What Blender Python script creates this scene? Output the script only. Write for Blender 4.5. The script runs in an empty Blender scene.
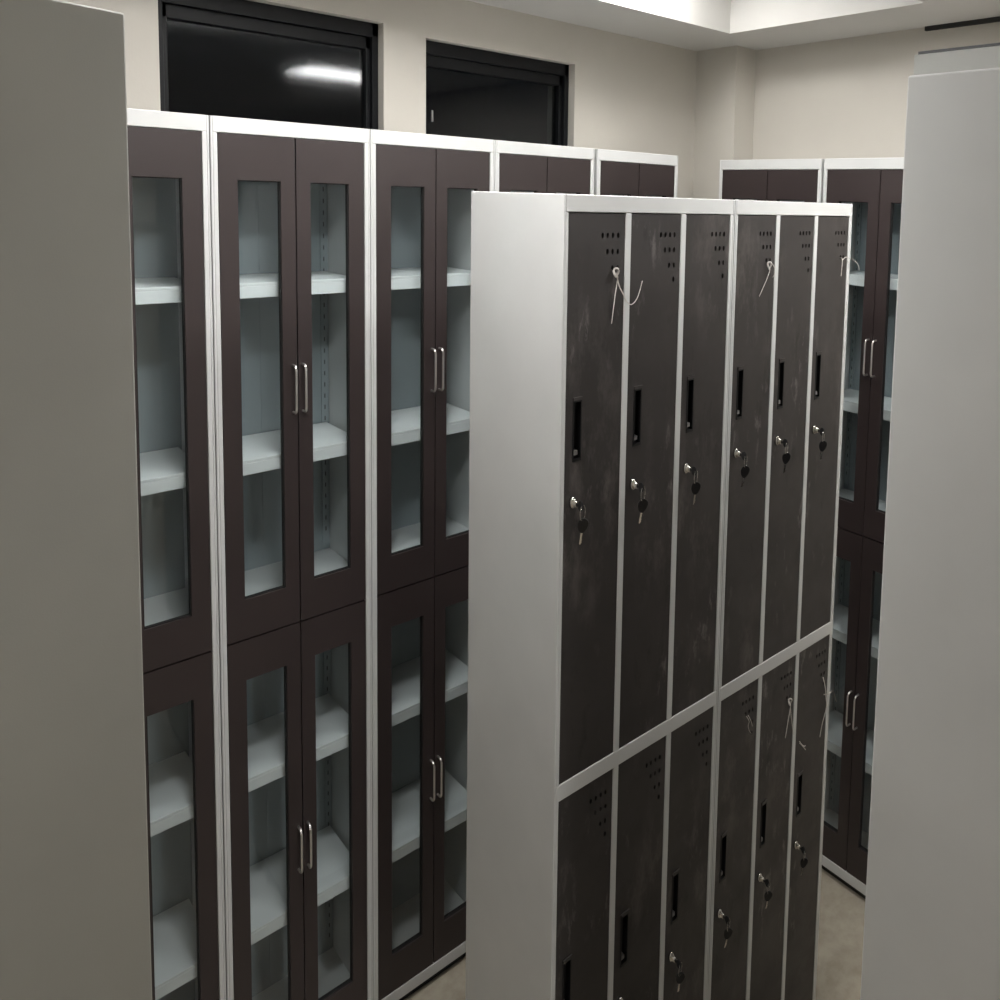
import bpy, bmesh, math, random
from mathutils import Vector, Matrix

random.seed(7)
sc = bpy.context.scene
col = sc.collection
PI = math.pi

# ------------------------------------------------------------------ materials
def new_mat(name):
    m = bpy.data.materials.new(name); m.use_nodes = True
    nt = m.node_tree
    return m, nt, nt.nodes['Principled BSDF']

def setp(b, **k):
    for n, v in k.items():
        b.inputs[n].default_value = v

def noise(nt, scale, detail=3, rough=.55, vec=None, stretch=None):
    n = nt.nodes.new('ShaderNodeTexNoise')
    n.inputs['Scale'].default_value = scale; n.inputs['Detail'].default_value = detail
    n.inputs['Roughness'].default_value = rough
    g = nt.nodes.new('ShaderNodeNewGeometry'); src = g.outputs['Position']
    if stretch:
        mp = nt.nodes.new('ShaderNodeMapping'); mp.inputs['Scale'].default_value = stretch
        nt.links.new(src, mp.inputs['Vector']); src = mp.outputs['Vector']
    nt.links.new(src, n.inputs['Vector'])
    return n.outputs['Fac']

def ramp(nt, fac, stops):
    r = nt.nodes.new('ShaderNodeValToRGB'); e = r.color_ramp.elements
    while len(e) < len(stops): e.new(.5)
    for el, (p, c) in zip(e, stops):
        el.position = p; el.color = c if len(c) == 4 else (*c, 1)
    nt.links.new(fac, r.inputs['Fac']); return r.outputs['Color']

def bump(nt, b, fac, strength, dist):
    n = nt.nodes.new('ShaderNodeBump'); n.inputs['Strength'].default_value = strength
    n.inputs['Distance'].default_value = dist
    nt.links.new(fac, n.inputs['Height']); nt.links.new(n.outputs['Normal'], b.inputs['Normal'])

def painted(name, c1, c2, rough, scale=6, bscale=900, bstr=.04, stretch=None, spec=.5):
    m, nt, b = new_mat(name)
    f = noise(nt, scale, 4, stretch=stretch)
    nt.links.new(ramp(nt, f, [(.3, c1), (.7, c2)]), b.inputs['Base Color'])
    setp(b, Roughness=rough); b.inputs['Specular IOR Level'].default_value = spec
    if bstr: bump(nt, b, noise(nt, bscale, 2), bstr, .002)
    return m

WHITE = painted('white_powder_coat', (.60, .605, .60), (.66, .665, .66), .42)
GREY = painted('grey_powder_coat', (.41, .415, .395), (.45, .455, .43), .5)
BACK_SHADE = painted('shaded_back_sheet', (.31, .35, .365), (.34, .38, .395), .5)  # darker than the carcass white, shade inside the cabinets put into the colour
BROWN = painted('dark_brown_powder_coat', (.031, .022, .0218), (.038, .0275, .027), .42, 5)
SHELF_LIT = painted('lit_shelf_white', (.76, .765, .76), (.80, .805, .80), .4)  # lighter than the carcass white, light on the shelves put into the colour
PLINTH = painted('black_plinth', (.008, .008, .008), (.012, .012, .012), .7)
WALLM = painted('cream_wall_paint', (.49, .465, .42), (.53, .505, .455), .8, 3, 160, .08)
CEILM = painted('white_ceiling_paint', (.56, .55, .53), (.60, .59, .57), .85, 3, 200, .05)
CHROME, nt, b = new_mat('brushed_steel'); setp(b, Metallic=1., Roughness=.38); b.inputs['Base Color'].default_value = (.85, .82, .80, 1)
SILVER, nt, b = new_mat('polished_silver'); setp(b, Metallic=1., Roughness=.22); b.inputs['Base Color'].default_value = (.75, .73, .70, 1)
BLACKP, nt, b = new_mat('black_plastic'); setp(b, Roughness=.45); b.inputs['Base Color'].default_value = (.006, .006, .007, 1)
TABM, nt, b = new_mat('grey_plastic'); setp(b, Roughness=.4); b.inputs['Base Color'].default_value = (.24, .235, .23, 1)
WFRAME, nt, b = new_mat('black_aluminium'); setp(b, Roughness=.5); b.inputs['Specular IOR Level'].default_value = .25; b.inputs['Base Color'].default_value = (.004, .0045, .0055, 1)
STRING, nt, b = new_mat('white_twine'); setp(b, Roughness=.8); b.inputs['Base Color'].default_value = (.62, .58, .55, 1)
GASKET, nt, b = new_mat('black_rubber'); setp(b, Roughness=.7); b.inputs['Base Color'].default_value = (.006, .006, .006, 1)
SLOTM, nt, b = new_mat('slot_hole'); setp(b, Roughness=.9); b.inputs['Base Color'].default_value = (.06, .06, .06, 1)

# locker door paint: dark brown with pale dust smudges and dull patches
LOCKD, nt, b = new_mat('dusty_dark_locker_paint')
base = ramp(nt, noise(nt, 7, 4), [(.3, (.033, .029, .028)), (.7, (.043, .0375, .0365))])
s1 = ramp(nt, noise(nt, 9, 8, .72, stretch=(2.2, 1, .8)), [(.50, (0, 0, 0)), (.68, (1, 1, 1))])
s2 = ramp(nt, noise(nt, 2.2, 3, .5), [(.44, (0, 0, 0)), (.64, (1, 1, 1))])
mul = nt.nodes.new('ShaderNodeMath'); mul.operation = 'MULTIPLY'
nt.links.new(s1, mul.inputs[0]); nt.links.new(s2, mul.inputs[1])
mul2 = nt.nodes.new('ShaderNodeMath'); mul2.operation = 'MULTIPLY'; mul2.inputs[1].default_value = .85
nt.links.new(mul.outputs[0], mul2.inputs[0])
mx = nt.nodes.new('ShaderNodeMixRGB'); nt.links.new(mul2.outputs[0], mx.inputs['Fac'])
nt.links.new(base, mx.inputs['Color1']); mx.inputs['Color2'].default_value = (.17, .15, .14, 1)
q1 = ramp(nt, noise(nt, 24, 7, .7, stretch=(2.4, 1, .7)), [(.56, (0, 0, 0)), (.68, (1, 1, 1))])
q2 = ramp(nt, noise(nt, 5.5, 2, .5), [(.50, (0, 0, 0)), (.64, (1, 1, 1))])
q3 = nt.nodes.new('ShaderNodeMath'); q3.operation = 'MULTIPLY'; nt.links.new(q1, q3.inputs[0]); nt.links.new(q2, q3.inputs[1])
q4 = nt.nodes.new('ShaderNodeMath'); q4.operation = 'MULTIPLY'; q4.inputs[1].default_value = .75; nt.links.new(q3.outputs[0], q4.inputs[0])
m2 = nt.nodes.new('ShaderNodeMixRGB'); nt.links.new(q4.outputs[0], m2.inputs['Fac'])
nt.links.new(mx.outputs['Color'], m2.inputs['Color1']); m2.inputs['Color2'].default_value = (.20, .18, .175, 1)
k1 = ramp(nt, noise(nt, 16, 5, .65, stretch=(2.0, 1, .55)), [(.60, (1, 1, 1)), (.72, (.45, .45, .45))])
m3 = nt.nodes.new('ShaderNodeMixRGB'); m3.blend_type = 'MULTIPLY'; m3.inputs['Fac'].default_value = .8
nt.links.new(m2.outputs['Color'], m3.inputs['Color1']); nt.links.new(k1, m3.inputs['Color2'])
nt.links.new(m3.outputs['Color'], b.inputs['Base Color'])
rr = ramp(nt, noise(nt, 11, 4, .6), [(.35, (.42, .42, .42)), (.65, (.58, .58, .58))])
nt.links.new(rr, b.inputs['Roughness']); bump(nt, b, noise(nt, 700, 2), .05, .002)

# stained screed floor
FLOORM, nt, b = new_mat('stained_screed')
fa = ramp(nt, noise(nt, 4.5, 8, .62), [(.32, (.30, .265, .21)), (.52, (.38, .34, .275)), (.7, (.43, .39, .32))])
fb = ramp(nt, noise(nt, 30, 5, .6), [(.35, (.72, .70, .66)), (.6, (1, 1, 1))])
mx = nt.nodes.new('ShaderNodeMixRGB'); mx.blend_type = 'MULTIPLY'; mx.inputs['Fac'].default_value = .6
nt.links.new(fa, mx.inputs['Color1']); nt.links.new(fb, mx.inputs['Color2'])
nt.links.new(mx.outputs['Color'], b.inputs['Base Color']); setp(b, Roughness=.55)
bump(nt, b, noise(nt, 60, 4), .1, .003)

def glass(name, tint, refl=1.0, rough=.02):
    m = bpy.data.materials.new(name); m.use_nodes = True; nt = m.node_tree
    nt.nodes.remove(nt.nodes['Principled BSDF']); out = nt.nodes['Material Output']
    tr = nt.nodes.new('ShaderNodeBsdfTransparent'); tr.inputs['Color'].default_value = (*tint, 1)
    gl = nt.nodes.new('ShaderNodeBsdfGlossy'); gl.inputs['Roughness'].default_value = rough
    gl.inputs['Color'].default_value = (refl, refl, refl, 1)
    fr = nt.nodes.new('ShaderNodeFresnel'); 
    ge = nt.nodes.new('ShaderNodeNewGeometry'); mr = nt.nodes.new('ShaderNodeMapRange')
    mr.inputs['To Min'].default_value = 1.40; mr.inputs['To Max'].default_value = 1/1.40     # same reflectance on leaving as on entering
    nt.links.new(ge.outputs['Backfacing'], mr.inputs['Value']); nt.links.new(mr.outputs[0], fr.inputs['IOR'])
    mx = nt.nodes.new('ShaderNodeMixShader')
    nt.links.new(fr.outputs['Fac'], mx.inputs['Fac']); nt.links.new(tr.outputs[0], mx.inputs[1]); nt.links.new(gl.outputs[0], mx.inputs[2])
    nt.links.new(mx.outputs[0], out.inputs['Surface'])
    return m
PANE = glass('tinted_cabinet_glass', (.945, .972, .978))
WPANE = glass('dark_window_glass', (.55, .58, .6), 1.0, .07)

def emit(name, colr, s):
    m = bpy.data.materials.new(name); m.use_nodes = True; nt = m.node_tree
    nt.nodes.remove(nt.nodes['Principled BSDF']); e = nt.nodes.new('ShaderNodeEmission')
    e.inputs['Color'].default_value = (*colr, 1); e.inputs['Strength'].default_value = s
    nt.links.new(e.outputs[0], nt.nodes['Material Output'].inputs['Surface']); return m
LAMP_A = emit('lit_diffuser_near', (1., .985, .965), 38)
FILL_W = emit('fill_diffuser_west', (1., .985, .965), 65)
FILL_D = emit('fill_diffuser_back', (1., .985, .965), 125)
LAMP_B = emit('lit_diffuser_far', (1., .985, .955), 32)
LAMP_C = emit('lit_diffuser_front', (1., .985, .965), 40)

# ------------------------------------------------------------------ mesh helpers
class MB:
    def __init__(s): s.bm = bmesh.new(); s.mi = 0
    def _tag(s, faces, mi):
        for f in faces: f.material_index = mi
    def box(s, x0, x1, y0, y1, z0, z1, mi=0):
        v = [s.bm.verts.new((x, y, z)) for x in (x0, x1) for y in (y0, y1) for z in (z0, z1)]
        q = [(0, 1, 3, 2), (4, 6, 7, 5), (0, 4, 5, 1), (2, 3, 7, 6), (0, 2, 6, 4), (1, 5, 7, 3)]
        s._tag([s.bm.faces.new([v[i] for i in f]) for f in q], mi); return s
    def tube(s, pts, r, seg=10, mi=0, sx=1., closed=False, caps=True):
        pts = [Vector(p) for p in pts]; n = len(pts); rings = []
        for i, p in enumerate(pts):
            a = pts[i-1] if (i or closed) else p; c = pts[(i+1) % n] if (i < n-1 or closed) else p
            t = (c-a).normalized(); up = Vector((0, 0, 1)) if abs(t.z) < .9 else Vector((0, 1, 0))
            u = t.cross(up).normalized(); w = t.cross(u).normalized()
            rr = r[i] if isinstance(r, (list, tuple)) else r
            ring = []
            for k in range(seg):
                o = u*math.cos(2*PI*k/seg)*rr + w*math.sin(2*PI*k/seg)*rr
                o.x *= sx
                ring.append(s.bm.verts.new(p+o))
            rings.append(ring)
        fs = []
        for i in range(n if closed else n-1):
            A, B = rings[i], rings[(i+1) % n]
            for k in range(seg): fs.append(s.bm.faces.new((A[k], A[(k+1) % seg], B[(k+1) % seg], B[k])))
        if caps and not closed:
            fs.append(s.bm.faces.new(rings[0])); fs.append(s.bm.faces.new(rings[-1]))
        for f in fs: f.smooth = True
        s._tag(fs, mi); return s
    def lathe_y(s, prof, cx, cz, sx, sz, seg=20, mi=0):
        """profile (y, r) turned round the y axis, elliptical"""
        rings = [[s.bm.verts.new((cx+sx*r*math.cos(2*PI*k/seg), y, cz+sz*r*math.sin(2*PI*k/seg))) for k in range(seg)] for y, r in prof]
        fs = []
        for A, B in zip(rings, rings[1:]):
            for k in range(seg): fs.append(s.bm.faces.new((A[k], A[(k+1) % seg], B[(k+1) % seg], B[k])))
        for f in fs: f.smooth = True
        fs += [s.bm.faces.new(rings[0]), s.bm.faces.new(rings[-1])]
        s._tag(fs, mi); return s
    def prism_y(s, outline, y0, y1, mi=0):
        """outline in x,z extruded along y"""
        a = [s.bm.verts.new((x, y0, z)) for x, z in outline]; c = [s.bm.verts.new((x, y1, z)) for x, z in outline]
        n = len(a); fs = [s.bm.faces.new(a), s.bm.faces.new(c)]
        for i in range(n): fs.append(s.bm.faces.new((a[i], a[(i+1) % n], c[(i+1) % n], c[i])))
        s._tag(fs, mi); return s
    def mesh(s, name, mats):
        bmesh.ops.recalc_face_normals(s.bm, faces=s.bm.faces)
        me = bpy.data.meshes.new(name); s.bm.to_mesh(me); s.bm.free()
        for m in (mats if isinstance(mats, (list, tuple)) else [mats]): me.materials.append(m)
        return me

def obj(name, mb, mats, parent=None, bevel=0, loc=None):
    me = mb.mesh(name, mats) if isinstance(mb, MB) else mb
    o = bpy.data.objects.new(name, me); col.objects.link(o)
    if parent is not None: o.parent = parent
    if loc is not None: o.location = loc
    if bevel:
        m = o.modifiers.new('soft edge', 'BEVEL'); m.width = bevel; m.segments = 2; m.limit_method = 'ANGLE'
        m.harden_normals = False
    return o

def thing(name, label, cat, loc=(0, 0, 0), rot=0, group=None):
    o = bpy.data.objects.new(name, None); col.objects.link(o); o.empty_display_size = .05
    o.location = loc; o.rotation_euler = (0, 0, rot); o['label'] = label; o['category'] = cat
    if group: o['group'] = group
    return o

def tag(o, label, cat, group=None):
    o['label'] = label; o['category'] = cat
    if group: o['group'] = group
    return o

def struct(name, mb, m, bevel=0):
    o = obj(name, mb, m, None, bevel); o['kind'] = 'structure'; return o

def dup(src, label, loc=None, rot=None):
    def cp(o, parent):
        c = o.copy(); col.objects.link(c); c.parent = parent
        for ch in o.children: cp(ch, c)
        return c
    r = src.copy(); col.objects.link(r); r['label'] = label
    if loc is not None: r.location = loc
    if rot is not None: r.rotation_euler = (0, 0, rot)
    for ch in list(src.children): cp(ch, r)
    return r

# ------------------------------------------------------------------ room shell
YW, XFW, ZS, XB, YR = 1.76, 1.845, 2.187, -1.5, -2.4
TX0, TX1, TY0, TY1, TZ = -1.0, 1.625, .93, 1.503, 2.36
struct('floor', MB().box(XB-.1, XFW+.1, YR-.1, YW+.25, -.08, 0), FLOORM)
# left wall with two window openings
W1, W2 = (.392, .804), (.901, 1.313); ZSILL, ZH1, ZH2 = 1.45, 2.102, 2.086
wl = MB(); y0, y1 = YW, YW+.12
wl.box(XB-.1, W1[0], y0, y1, 0, 2.7); wl.box(W1[1], W2[0], y0, y1, 0, 2.7); wl.box(W2[1], XFW+.1, y0, y1, 0, 2.7)
wl.box(W1[0], W1[1], y0, y1, 0, ZSILL); wl.box(W2[0], W2[1], y0, y1, 0, ZSILL)
wl.box(W1[0], W1[1], y0, y1, ZH1, 2.7); wl.box(W2[0], W2[1], y0, y1, ZH2, 2.7)
struct('wall_left', wl, WALLM)
struct('wall_far', MB().box(XFW, XFW+.1, YR-.1, YW, 0, 2.7), WALLM)
struct('wall_right', MB().box(XB, XFW, YR-.1, YR, 0, 2.7), WALLM)
struct('wall_back', MB().box(XB-.1, XB, YR-.1, YW, 0, 2.7), WALLM)
struct('trim_1', MB().box(1.760, XFW, 1.598, YW, 0, ZS), WALLM)          # corner pilaster
struct('light_blocker', MB().box(.06, .43, -.75, -.55, 0, ZS), WALLM)             # added column behind the viewer, keeps the back lamp off the left cabinet
ce = MB(); T = 2.62
ce.box(XB-.1, XFW+.1, TY1, YW+.12, ZS, T); ce.box(XB-.1, XFW+.1, YR-.1, TY0, ZS, T)
ce.box(XB-.1, TX0, TY0, TY1, ZS, T); ce.box(TX1, XFW+.1, TY0, TY1, ZS, T)
ce.box(TX0, TX1, TY0, TY1, TZ, T)
struct('ceiling', ce, CEILM)

def window(n, w, zh):
    x0, x1 = w; f0, f1 = YW+.026, YW+.075; t = .013
    fr = MB()
    fr.box(x0, x1, f0, f1, zh-.03, zh); fr.box(x0, x1, f0, f1, ZSILL, ZSILL+.03)
    fr.box(x0, x0+t, f0, f1, ZSILL, zh); fr.box(x1-t, x1, f0, f1, ZSILL, zh)
    # inner sash, set further back
    s0, s1 = f0+.012, f1-.006; q = .009
    fr.box(x0+t, x1-t, s0, s1, zh-.03-.025, zh-.03); fr.box(x0+t, x1-t, s0, s1, ZSILL+.03, ZSILL+.055)
    fr.box(x0+t, x0+t+q, s0, s1, ZSILL, zh-.03); fr.box(x1-t-q, x1-t, s0, s1, ZSILL, zh-.03)
    o = struct(f'window_{n}', fr, WFRAME, .001)
    g = obj('pane', MB().box(x0+t+q, x1-t-q, s0+.012, s0+.016, ZSILL+.055, zh-.055), WPANE, o)
    return o
w1 = window(1, W1, ZH1); w2 = window(2, W2, ZH2)
lt = MB().box(.9395, .9425, YW+.044, YW+.051, 1.905, 1.932)  # small upright grey bar on the right window's pane
obj('bar', lt, TABM, w2, .001)

# dark strip standing in for the shade where the far wall meets the soffit
strip = MB().box(XFW-.010, XFW, -.6, 1.045, ZS-.010, ZS)
struct('shade_strip', strip, PLINTH)

# ------------------------------------------------------------------ glass-door cabinet
H = 1.857
def ycyl_handle():
    h = MB(); r = .0022
    zb, zt = -.0435, .0435; out = -.017
    pts = [(0, 0, zb)]
    for k in range(7):
        a = PI/2*k/6; pts.append((0, out+.008*(1-math.sin(a)), zb+.010*(1-math.cos(a))-0))
    pts2 = [(0, 0, zt)]
    for k in range(7):
        a = PI/2*k/6; pts2.append((0, out+.008*(1-math.sin(a)), zt-.010*(1-math.cos(a))))
    path = [(0, .001, zb), (0, -.006, zb)] + pts[1:] + list(reversed(pts2[1:])) + [(0, -.006, zt), (0, .001, zt)]
    h.tube(path, r, 10)
    return h
HANDLE = ycyl_handle().mesh('handle', CHROME)

def cabinet(W, D, label, loc, rot, group=None, side_slots=False, paint=None, bev=.0012):
    root = thing('glass_door_cabinet', label, 'cabinet', loc, rot, group)
    t = .0035; st = .0105
    b = MB()
    b.box(0, t, .0, D-.004, .0212, H); b.box(W-t, W, .0, D-.004, .0212, H)  # sides
    b.box(0, W, D-.004, D, .0212, H)                                         # back
    k = MB().box(t, W-t, D-.0046, D-.004, .0477, H-.0268)
    k.box(W/2-.0012, W/2+.0012, D-.0055, D-.0046, .0477, H-.0268)            # seam fold of the back sheets
    obj('back_panel', k, paint or BACK_SHADE, root)
    b.box(t, W-t, 0, D-.004, H-.0268, H); b.box(t, W-t, 0, D-.004, .0212, .0477)
    b.box(t, st, 0, .02, .0477, H-.0268); b.box(W-st, W-t, 0, .02, .0477, H-.0268)   # front stiles
    b.box(t, W-t, .016, D-.004, .925, .975)                                  # fixed floor between the compartments
    obj('carcass', b, paint or WHITE, root, bev)
    obj('plinth', MB().box(.004, W-.004, .012, D-.004, 0, .0212), PLINTH, root)
    # slotted shelf-hanging strips in the back corners
    s = MB()
    for x0, sg in ((st*.6, 1), (W-st*.6, -1)):
        a, c = sorted((x0, x0+sg*.013))
        if not side_slots:
            s.box(a, c, D-.0075, D-.0045, .06, .92); s.box(a, c, D-.0075, D-.0045, .98, H-.03)
        z = .08
        xm = (a+c)/2
        xw = t if sg > 0 else W-t
        e0, e1 = sorted((xw, xw+sg*.0018)); e2, e3 = sorted((xw, xw+sg*.0021))
        if side_slots:
            s.box(e0, e1, D-.056, D-.042, .06, .92); s.box(e0, e1, D-.056, D-.042, .98, H-.03)
        while z < H-.06:
            if not .90 < z < 1.0:
                if side_slots: s.box(e2, e3, D-.051, D-.047, z, z+.009, 1)
                else: s.box(xm-.0010, xm+.0010, D-.0078, D-.0075, z, z+.009, 1)
            z += .024
    obj('slotted_strip', s, [BACK_SHADE, SLOTM], root)
    for z in (1.558, 1.239, .638, .332):
        sh = MB().box(st, W-st, .026, D-.009, z+.008, z+.0135)
        sh.box(st, W-st, .026, .030, z-.0135, z+.008)                        # folded front lip
        sh.box(st, W-st, .030, .042, z-.0135, z-.010)
        obj('shelf', sh, SHELF_LIT, root, .001)
    g = .0011
    iw = W-2*st; sc_ = iw/(.2672-2*st)
    xm = W/2
    ost, ist = .0285*sc_, .0240*sc_
    for (z0, z1, gz0, gz1, hz) in ((.9345, 1.8292, 1.0065, 1.752, 1.3778), (.0495, .9310, .131, .857, .4845)):
        for (a, c, o_in) in ((st+g, xm-g, 'L'), (xm+g, W-st-g, 'R')):
            ga, gc = (a+ost, c-ist) if o_in == 'L' else (a+ist, c-ost)
            d = MB(); f0, f1 = .001, .0155
            d.box(a, ga, f0, f1, z0, z1); d.box(gc, c, f0, f1, z0, z1)
            d.box(ga, gc, f0, f1, z0, gz0); d.box(ga, gc, f0, f1, gz1, z1)
            do = obj('door', d, BROWN, root, 0)
            gk = MB(); q = .0016
            gk.box(ga, ga+q, .005, .0125, gz0, gz1); gk.box(gc-q, gc, .005, .0125, gz0, gz1)
            gk.box(ga, gc, .005, .0125, gz0, gz0+q); gk.box(ga, gc, .005, .0125, gz1-q, gz1)
            obj('gasket', gk, GASKET, do)
            obj('glass_pane', MB().box(ga, gc, .007, .009, gz0, gz1), PANE, do)
            hx = c-.0072*sc_ if o_in == 'L' else a+.0072*sc_
            obj('handle', HANDLE, None, do, 0, (hx, f0, hz))
    return root

CABG = 'row of glass-door cabinets under the windows'
W = .2672; YC = 1.55; DC = .2
c2 = cabinet(W, DC, 'white-framed dark brown glass-door cabinet under the left window, every door in full view', (.4143, YC, 0), 0, CABG)
cabinet(W, DC, 'brown glass-door cabinet at the left end, half hidden by the near grey cabinet', (.1455, YC, 0), 0, CABG, side_slots=True)
dup(c2, 'brown glass-door cabinet with its right door running behind the locker side panel', (.6826, YC, 0), 0)
dup(c2, 'brown cabinet below the right window, only its top showing above the lockers', (.9512, YC, 0), 0)
dup(c2, 'brown cabinet at the right end of the window row, top showing above lockers', (1.2268, YC, 0), 0)
XF = 1.6786
FG = 'cabinets along the far wall'
cabinet(.3505, .155, 'dark brown cabinet by the corner pilaster, only its top showing above the lockers', (XF, 1.5746, 0), -PI/2, FG)
cabinet(.3300, .155, 'glass-door cabinet on the far wall, seen between lockers and right white cabinet', (XF, 1.2168, 0), -PI/2, FG)

# cabinets close to the viewer, seen from the side and from behind
NG = None
cabinet(.2672, .2, 'tall white steel cabinet filling the right edge with its blank side panel', (.6368+.2672, .3768, 0), PI, NG, bev=.003)
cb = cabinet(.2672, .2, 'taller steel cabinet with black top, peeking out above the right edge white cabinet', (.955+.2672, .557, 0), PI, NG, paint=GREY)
obj('dark_top', MB().box(.004, .2640, .004, .196, H, H+.004), BLACKP, cb)  # thin dark slab along the cabinet top
cb.scale.z = 1.0445
an = math.radians(18); cx, cy = .1332, .684; th = PI+an; Dn = .2
ox = cx+Dn*math.sin(th); oy = cy-Dn*math.cos(th)
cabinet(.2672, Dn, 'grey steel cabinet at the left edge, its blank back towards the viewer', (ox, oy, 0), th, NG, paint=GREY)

# ------------------------------------------------------------------ locker units
K = .905; YL = .9001; LD = .2405; LH = 1.7457; LW = .342
DOORS = [(.0081, .1090), (.1197, .2206), (.2313, .3322)]
ROWS = [(.8996, 1.7208), (.0532, .8743)]
def vent_door():
    """locker door mesh, origin at its lower left front corner; real vent holes and a slot for the pull"""
    w, h = .0995, .8196
    m = MB().box(0, w, .0, .010, 0, h)
    d = bpy.data.objects.new('door', m.mesh('door', [LOCKD])); col.objects.link(d)
    cut = MB()
    for r, dz in enumerate((.0308, .0538, .0774, .0991)):
        for dx in (.0125, .0221, .0316, .0408)[:4-r]:
            cut.lathe_y([(-.004, 1), (.014, 1)], w-dx, h-dz, .0023, .0043, 12)
    cut.box(.0125, .0272, -.004, .014, h-.3475, h-.2600)
    for a_, f in enumerate(cut.bm.faces): f.smooth = False
    c = bpy.data.objects.new('cut', cut.mesh('cut', [LOCKD])); col.objects.link(c)
    mo = d.modifiers.new('b', 'BOOLEAN'); mo.operation = 'DIFFERENCE'; mo.object = c; mo.solver = 'EXACT'
    dg = bpy.context.evaluated_depsgraph_get()
    me = bpy.data.meshes.new_from_object(d.evaluated_get(dg))
    bpy.data.objects.remove(d); bpy.data.objects.remove(c)
    me.name = 'door'
    for p in me.polygons: p.use_smooth = False
    return me, w, h
DOORME, DW, DH = vent_door()
def pull_mesh():
    """black recessed cup with a raised rim and a small grey latch tab; origin at door corner"""
    p = MB(); x0, x1, z0, z1 = .0125, .0272, DH-.3475, DH-.2600; r = .0016
    p.box(x0, x1, .0095, .0115, z0, z1)
    p.box(x0, x0+r, -.0012, .0115, z0, z1); p.box(x1-r, x1, -.0012, .0115, z0, z1)
    p.box(x0, x1, -.0012, .0115, z0, z0+.004)
    p.box(x0, x1, -.0012, .0115, z1-.003, z1)
    p.box(x0-.0008, x1+.0008, -.0022, -.0002, z1-.0005, z1+.0042, 2)          # lip over the top
    p.box(x0+.0040, x1-.0040, .0020, .0095, z0+.0080, z0+.0145, 1)
    return p.mesh('recessed_pull', [BLACKP, TABM, LOCKD])
PULL = pull_mesh()
LX, LZ = .0128, -.4050   # lock centre from the door corner / from its top
def lock_mesh():
    m = MB()
    m.lathe_y([(.002, 1), (-.0035, 1), (-.0045, .92), (-.0055, .74), (-.0055, .62), (-.0120, .56), (-.0128, .45)], 0, 0, .0047, .0085, 22)
    m.box(-.0007, .0007, -.0132, -.0127, -.0035, .0035, 1)
    return m.mesh('cam_lock', [SILVER, BLACKP])
LOCK = lock_mesh()

def locker(label, x, group):
    root = thing('locker_unit', label, 'locker', (x, YL, 0), 0, group)
    b = MB(); t = .0035
    b.box(0, t, 0, LD, .027, LH); b.box(LW-t, LW, 0, LD, .027, LH); b.box(t, LW-t, LD-.004, LD, .027, LH)
    # front frame and inner shelves / partitions
    b.box(t, LW-t, 0, LD-.004, 1.7215, LH); b.box(t, LW-t, 0, LD-.004, .8743, .8996); b.box(t, LW-t, 0, LD-.004, .027, .0532)
    for a_, c_ in ((t, .0081), (.1090, .1197), (.2206, .2313), (.3322, LW-t)):
        for z0, z1 in ROWS: b.box(a_, c_, 0, LD-.004, z0, z1+.0007)
    obj('carcass', b, WHITE, root, .0013)
    obj('plinth', MB().box(.004, LW-.004, .012, LD-.004, 0, .027), PLINTH, root)
    for z0, z1 in ROWS:
        for a_, c_ in DOORS:
            d = obj('door', DOORME, None, root, 0, (a_+.0007, .0012, z0+.0008))
            obj('recessed_pull', PULL, None, d, 0)
            obj('cam_lock', LOCK, None, d, 0, (LX, 0, DH+LZ))
    return root
LGRP = 'locker units standing back to back with the window cabinets'
L1 = locker('white locker unit with six dark doors, left half of the bank, blank side visible', .6578, 'white locker units')
L2 = dup(L1, 'white locker unit with six scuffed dark doors, right half of the bank', (1.0008, YL, 0))

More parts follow.
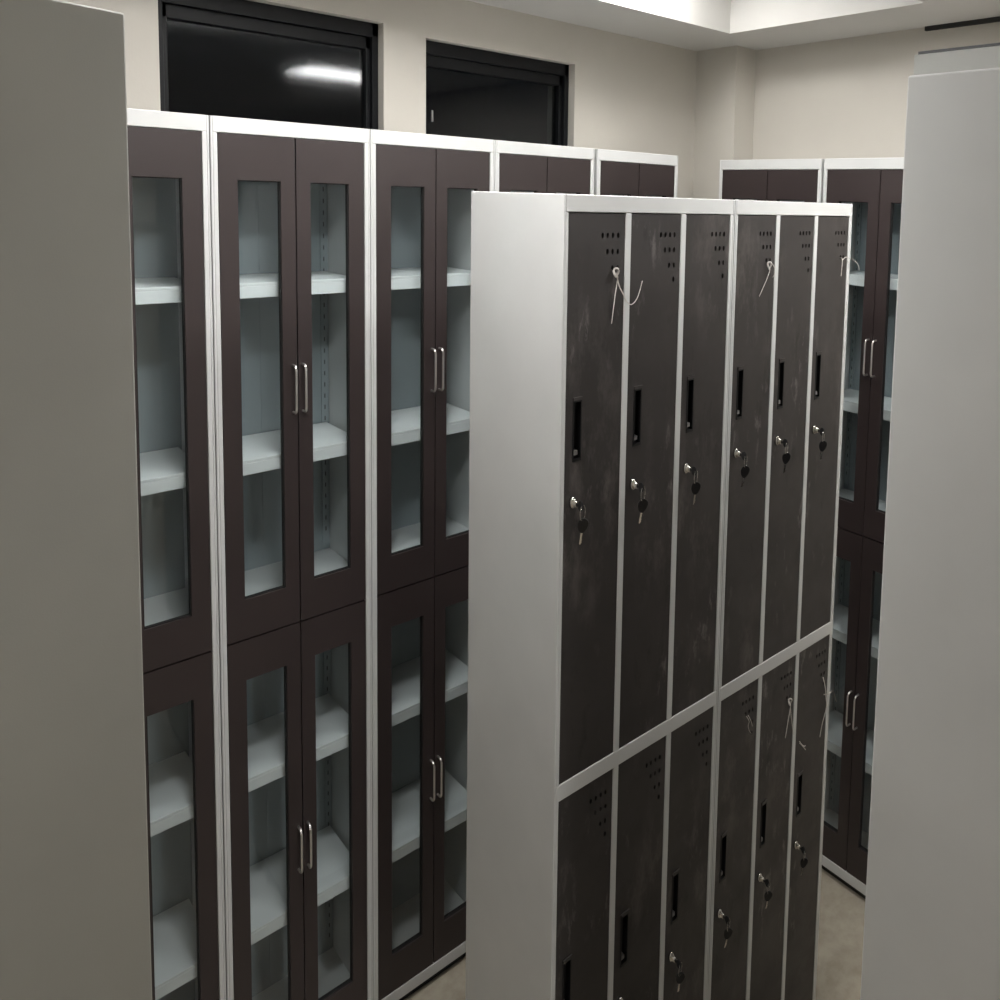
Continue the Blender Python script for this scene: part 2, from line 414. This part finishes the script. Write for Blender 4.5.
# ------------------------------------------------------------------ keys
def key_set(label, x, z, tilt, dark):
    r = thing('key_set', label, 'keys', (x, YL+.0012-.0128, z), 0, 'keys hanging in the locker locks')
    k = MB()                                          # key in the lock, its bow standing out towards the viewer
    k.box(-.0006, .0006, -.004, .0, -.0016, .0016)
    ol = [(-.003-.0055*(1-math.cos(q)), .0075*math.sin(q)) for q in [PI*2*i/16 for i in range(16)]]
    va = [k.bm.verts.new((-.0007, y, zz)) for y, zz in ol]; vb = [k.bm.verts.new((.0007, y, zz)) for y, zz in ol]
    k.bm.faces.new(va); k.bm.faces.new(vb)
    for i in range(16): k.bm.faces.new((va[i], va[(i+1) % 16], vb[(i+1) % 16], vb[i]))
    obj('inserted_key', k, BLACKP, r)
    g = MB(); c = Vector((.0020, -.0105, -.0095))
    g.tube([c+Vector((.0068*math.sin(q), .003*math.sin(q), .0110*math.cos(q))) for q in [2*PI*i/20 for i in range(20)]], .00055, 6, closed=True)
    obj('split_ring', g, SILVER, r)
    top = c+Vector((.0025, .0008, -.0100))
    dirv = Vector((math.sin(tilt), .15, -math.cos(tilt))).normalized()
    side = Vector((math.cos(tilt)*.80, -.60, math.sin(tilt)*.80))
    def plate(mb, outline, th):
        n = dirv.cross(side).normalized()*th
        A = [mb.bm.verts.new(top+side*u-dirv*(-v)+n) for u, v in outline]; B = [mb.bm.verts.new(top+side*u+dirv*v-n) for u, v in outline]
        mb.bm.faces.new(A); mb.bm.faces.new(B); m = len(A)
        for i in range(m): mb.bm.faces.new((A[i], A[(i+1) % m], B[(i+1) % m], B[i]))
    h = MB(); plate(h, [(.0074*math.cos(q)*(1-.25*math.sin(q)), .0095+.0110*math.sin(q)) for q in [2*PI*i/18 for i in range(18)]], .0013)
    obj('key_head', h, BLACKP if dark else SILVER, r, .0004)
    bl = MB(); plate(bl, [(-.0014, .017), (.0014, .017), (.0014, .030), (.0022, .031), (.0013, .033), (.0020, .0345), (.0010, .0365), (0, .0385), (-.0012, .037)], .0005)
    obj('key_blade', bl, SILVER, r)
    return r
ORD = ['first', 'second', 'third', 'fourth', 'fifth', 'sixth']
n = 0
for row in (0, 1):
    for i in range(6):
        if row == 1 and i == 0: continue              # below the edge of the photograph
        ux = (.6578 if i < 3 else 1.0008)+DOORS[i % 3][0]+.0007+LX
        z = ROWS[row][0]+.0008+DH+LZ
        key_set('keys hanging in the lock of the %s locker door from left, %s row' % (ORD[i], 'upper' if row == 0 else 'lower'),
                ux, z, random.uniform(-.10, .10), True)

# ------------------------------------------------------------------ white ties through the vent holes
def smooth(pts, n=6):
    P = [Vector(p) for p in pts]; out = []
    for i in range(len(P)-1):
        p0 = P[max(i-1, 0)]; p1 = P[i]; p2 = P[i+1]; p3 = P[min(i+2, len(P)-1)]
        for k in range(n):
            t = k/n
            out.append(.5*((2*p1)+(-p0+p2)*t+(2*p0-5*p1+4*p2-p3)*t*t+(-p0+3*p1-3*p2+p3)*t**3))
    return out+[P[-1]]
def tie(label, strands, knot=None, r=.0009):
    root = thing('string_tie', label, 'string', (0, 0, 0), 0, 'string ties in the locker vents')
    x0, z0 = strands[0][0][0], strands[0][0][1]
    root.location = (x0-.004, YL, z0)                # the strands stand proud of the door
    for s in strands:
        pts = [(x-x0, -(q[0] if q else .004), z-z0) for x, z, *q in s]
        m = len(smooth(pts))
        obj('strand', MB().tube(smooth(pts), [r*(1-.35*i/m) for i in range(m)], 7), STRING, root)
    if knot:
        k = MB(); cxk, czk = knot[0]-x0, knot[1]-z0
        pts = [(cxk+.0042*math.cos(q), -.0045-.0015*math.sin(2*q), czk+.0062*math.sin(q)) for q in [2*PI*i/14 for i in range(14)]]
        k.tube(pts, .0014, 7, closed=True); obj('knot', k, STRING, root)
    return root
tie('white string on the first upper locker door, one end curling over the divider',
    [[(.7499, 1.6397, -.006), (.7520, 1.6330), (.7539, 1.628), (.7500, 1.6037), (.7446, 1.5635)],
     [(.7519, 1.6360, .003), (.7560, 1.6180, .005), (.762, 1.6058, .007), (.769, 1.5935, .008), (.7777, 1.5895, .009), (.7875, 1.5995, .010), (.7941, 1.6231, .012)]], (.7506, 1.6365))
tie('white string with a bent tail tied in the vent of the fourth upper locker door',
    [[(1.0931, 1.6366, -.006), (1.0945, 1.630), (1.0916, 1.6175), (1.0810, 1.600), (1.0694, 1.5821)],
     [(1.0935, 1.6400, .003), (1.0990, 1.637, .006), (1.1045, 1.6292, .007), (1.1070, 1.6200, .005), (1.1055, 1.6130, .003)]], (1.0931, 1.6345), .0008)
tie('white string on the sixth upper locker door, looping past the right edge',
    [[(1.3170, 1.6405, -.006), (1.3145, 1.6390, .003), (1.3125, 1.6156), (1.3115, 1.606)],
     [(1.3142, 1.6369, .003), (1.3230, 1.6425, .005), (1.3343, 1.6402, .006), (1.3453, 1.6370, .008), (1.356, 1.6297, .010), (1.3625, 1.6230, .010), (1.3635, 1.6155, .010)]], None, .0009)
tie('thin white string curled in the vent of the fourth lower locker door',
    [[(1.0825, .8180, -.006), (1.0850, .8080), (1.0835, .7980), (1.0880, .7860), (1.0935, .7790)],
     [(1.0835, .8180, .003), (1.0900, .8050, .005), (1.0940, .7930, .005)]], None, .0006)
tie('white string knotted on the fifth lower locker door, two ends hanging down',
    [[(1.2060, .7960, -.006), (1.2077, .7828), (1.2020, .7500), (1.1960, .7211)],
     [(1.2077, .7850, .003), (1.2090, .7650, .005), (1.2140, .7380, .006), (1.2182, .7188, .006)]], (1.2060, .7900), .0010)
tie('reddish white string hanging low from the vent of the sixth lower locker door',
    [[(1.3150, .7925, .003), (1.3200, .7700, .006), (1.3250, .7476, .005), (1.3285, .7238, .005), (1.3150, .6950, .006), (1.3102, .6686, .005)],
     [(1.3250, .7476, -.006), (1.3300, .7520, .006), (1.3400, .7560, .010), (1.3458, .7493, .010), (1.3560, .7260, .010)]], None, .0010)
tie('short scrap of white string above the pull of the sixth lower locker door',
    [[(1.2440, .6905, .003), (1.2500, .6800, .006), (1.2603, .6670, .007)], [(1.2450, .6860, .003), (1.2560, .6760, .006), (1.2600, .6760, .006)]], None, .0010)

# ------------------------------------------------------------------ lamps in the ceiling recess
def lamp(label, x, y, w, d, mat):
    r = thing('ceiling_light', label, 'ceiling light', (x, y, TZ), 0, 'panel lights on the ceiling')
    f = MB(); e = .008
    f.box(-w/2-e, w/2+e, -d/2-e, -d/2, -.02, 0); f.box(-w/2-e, w/2+e, d/2, d/2+e, -.02, 0)
    f.box(-w/2-e, -w/2, -d/2, d/2, -.02, 0); f.box(w/2, w/2+e, -d/2, d/2, -.02, 0)
    obj('frame', f, WHITE, r)
    obj('diffuser', MB().box(-w/2, w/2, -d/2, d/2, -.016, -.004), mat, r)
    return r
lamp('square panel light in the ceiling recess above the far end of the lockers', 1.24, 1.35, .26, .20, LAMP_B)
lamp('square panel light in the ceiling recess above the window cabinets', .56, 1.13, .26, .24, LAMP_A)
lp = lamp('added square fill light on the low ceiling at the head of the aisle', .34, .80, .20, .16, FILL_W); lp.location.z = ZS  # added to brighten the side panel of the right white cabinet
lp = lamp('square panel light on the low ceiling in front of the lockers', 1.28, .44, .30, .28, LAMP_C); lp.location.z = ZS
lp = lamp('added square fill light on the low ceiling far behind the viewer', .52, -1.6, .30, .30, FILL_D); lp.location.z = ZS  # added out of view to even out the light on the lower fronts

# night outside
wd = bpy.data.worlds.new('night'); sc.world = wd; wd.use_nodes = True
wd.node_tree.nodes['Background'].inputs[0].default_value = (.010, .012, .018, 1)
wd.node_tree.nodes['Background'].inputs[1].default_value = .4

# ------------------------------------------------------------------ camera
EYE = 1.7431177
R = Vector((0.6880286348120167, -0.7249557631064454, 0.03249214085688663))
U = Vector((0.039692948344043785, 0.08230308779513588, 0.9958165853163637))
F = Vector((0.7245971760436756, 0.6838606168497623, -0.08540251279320189))
f, pcx, pcy = 815.1316896, 713.7064653, 270.5818451
cd = bpy.data.cameras.new('camera'); cam = bpy.data.objects.new('camera', cd); col.objects.link(cam)
M = Matrix((R, U, -F)).transposed().to_4x4(); M.translation = (0, 0, EYE); cam.matrix_world = M
cd.sensor_fit = 'HORIZONTAL'; cd.sensor_width = 36; cd.lens = f*36/1000
cd.shift_x = (500-pcx)/1000; cd.shift_y = (pcy-500)/1000; cd.clip_start = .01
sc.camera = cam

sc.view_settings.view_transform = 'Standard'; sc.view_settings.look = 'None'
sc.view_settings.gamma = 1; sc.view_settings.use_curve_mapping = False
sc.view_settings.exposure = 0.06
sc.cycles.max_bounces = 10; sc.cycles.transparent_max_bounces = 16; sc.cycles.diffuse_bounces = 6
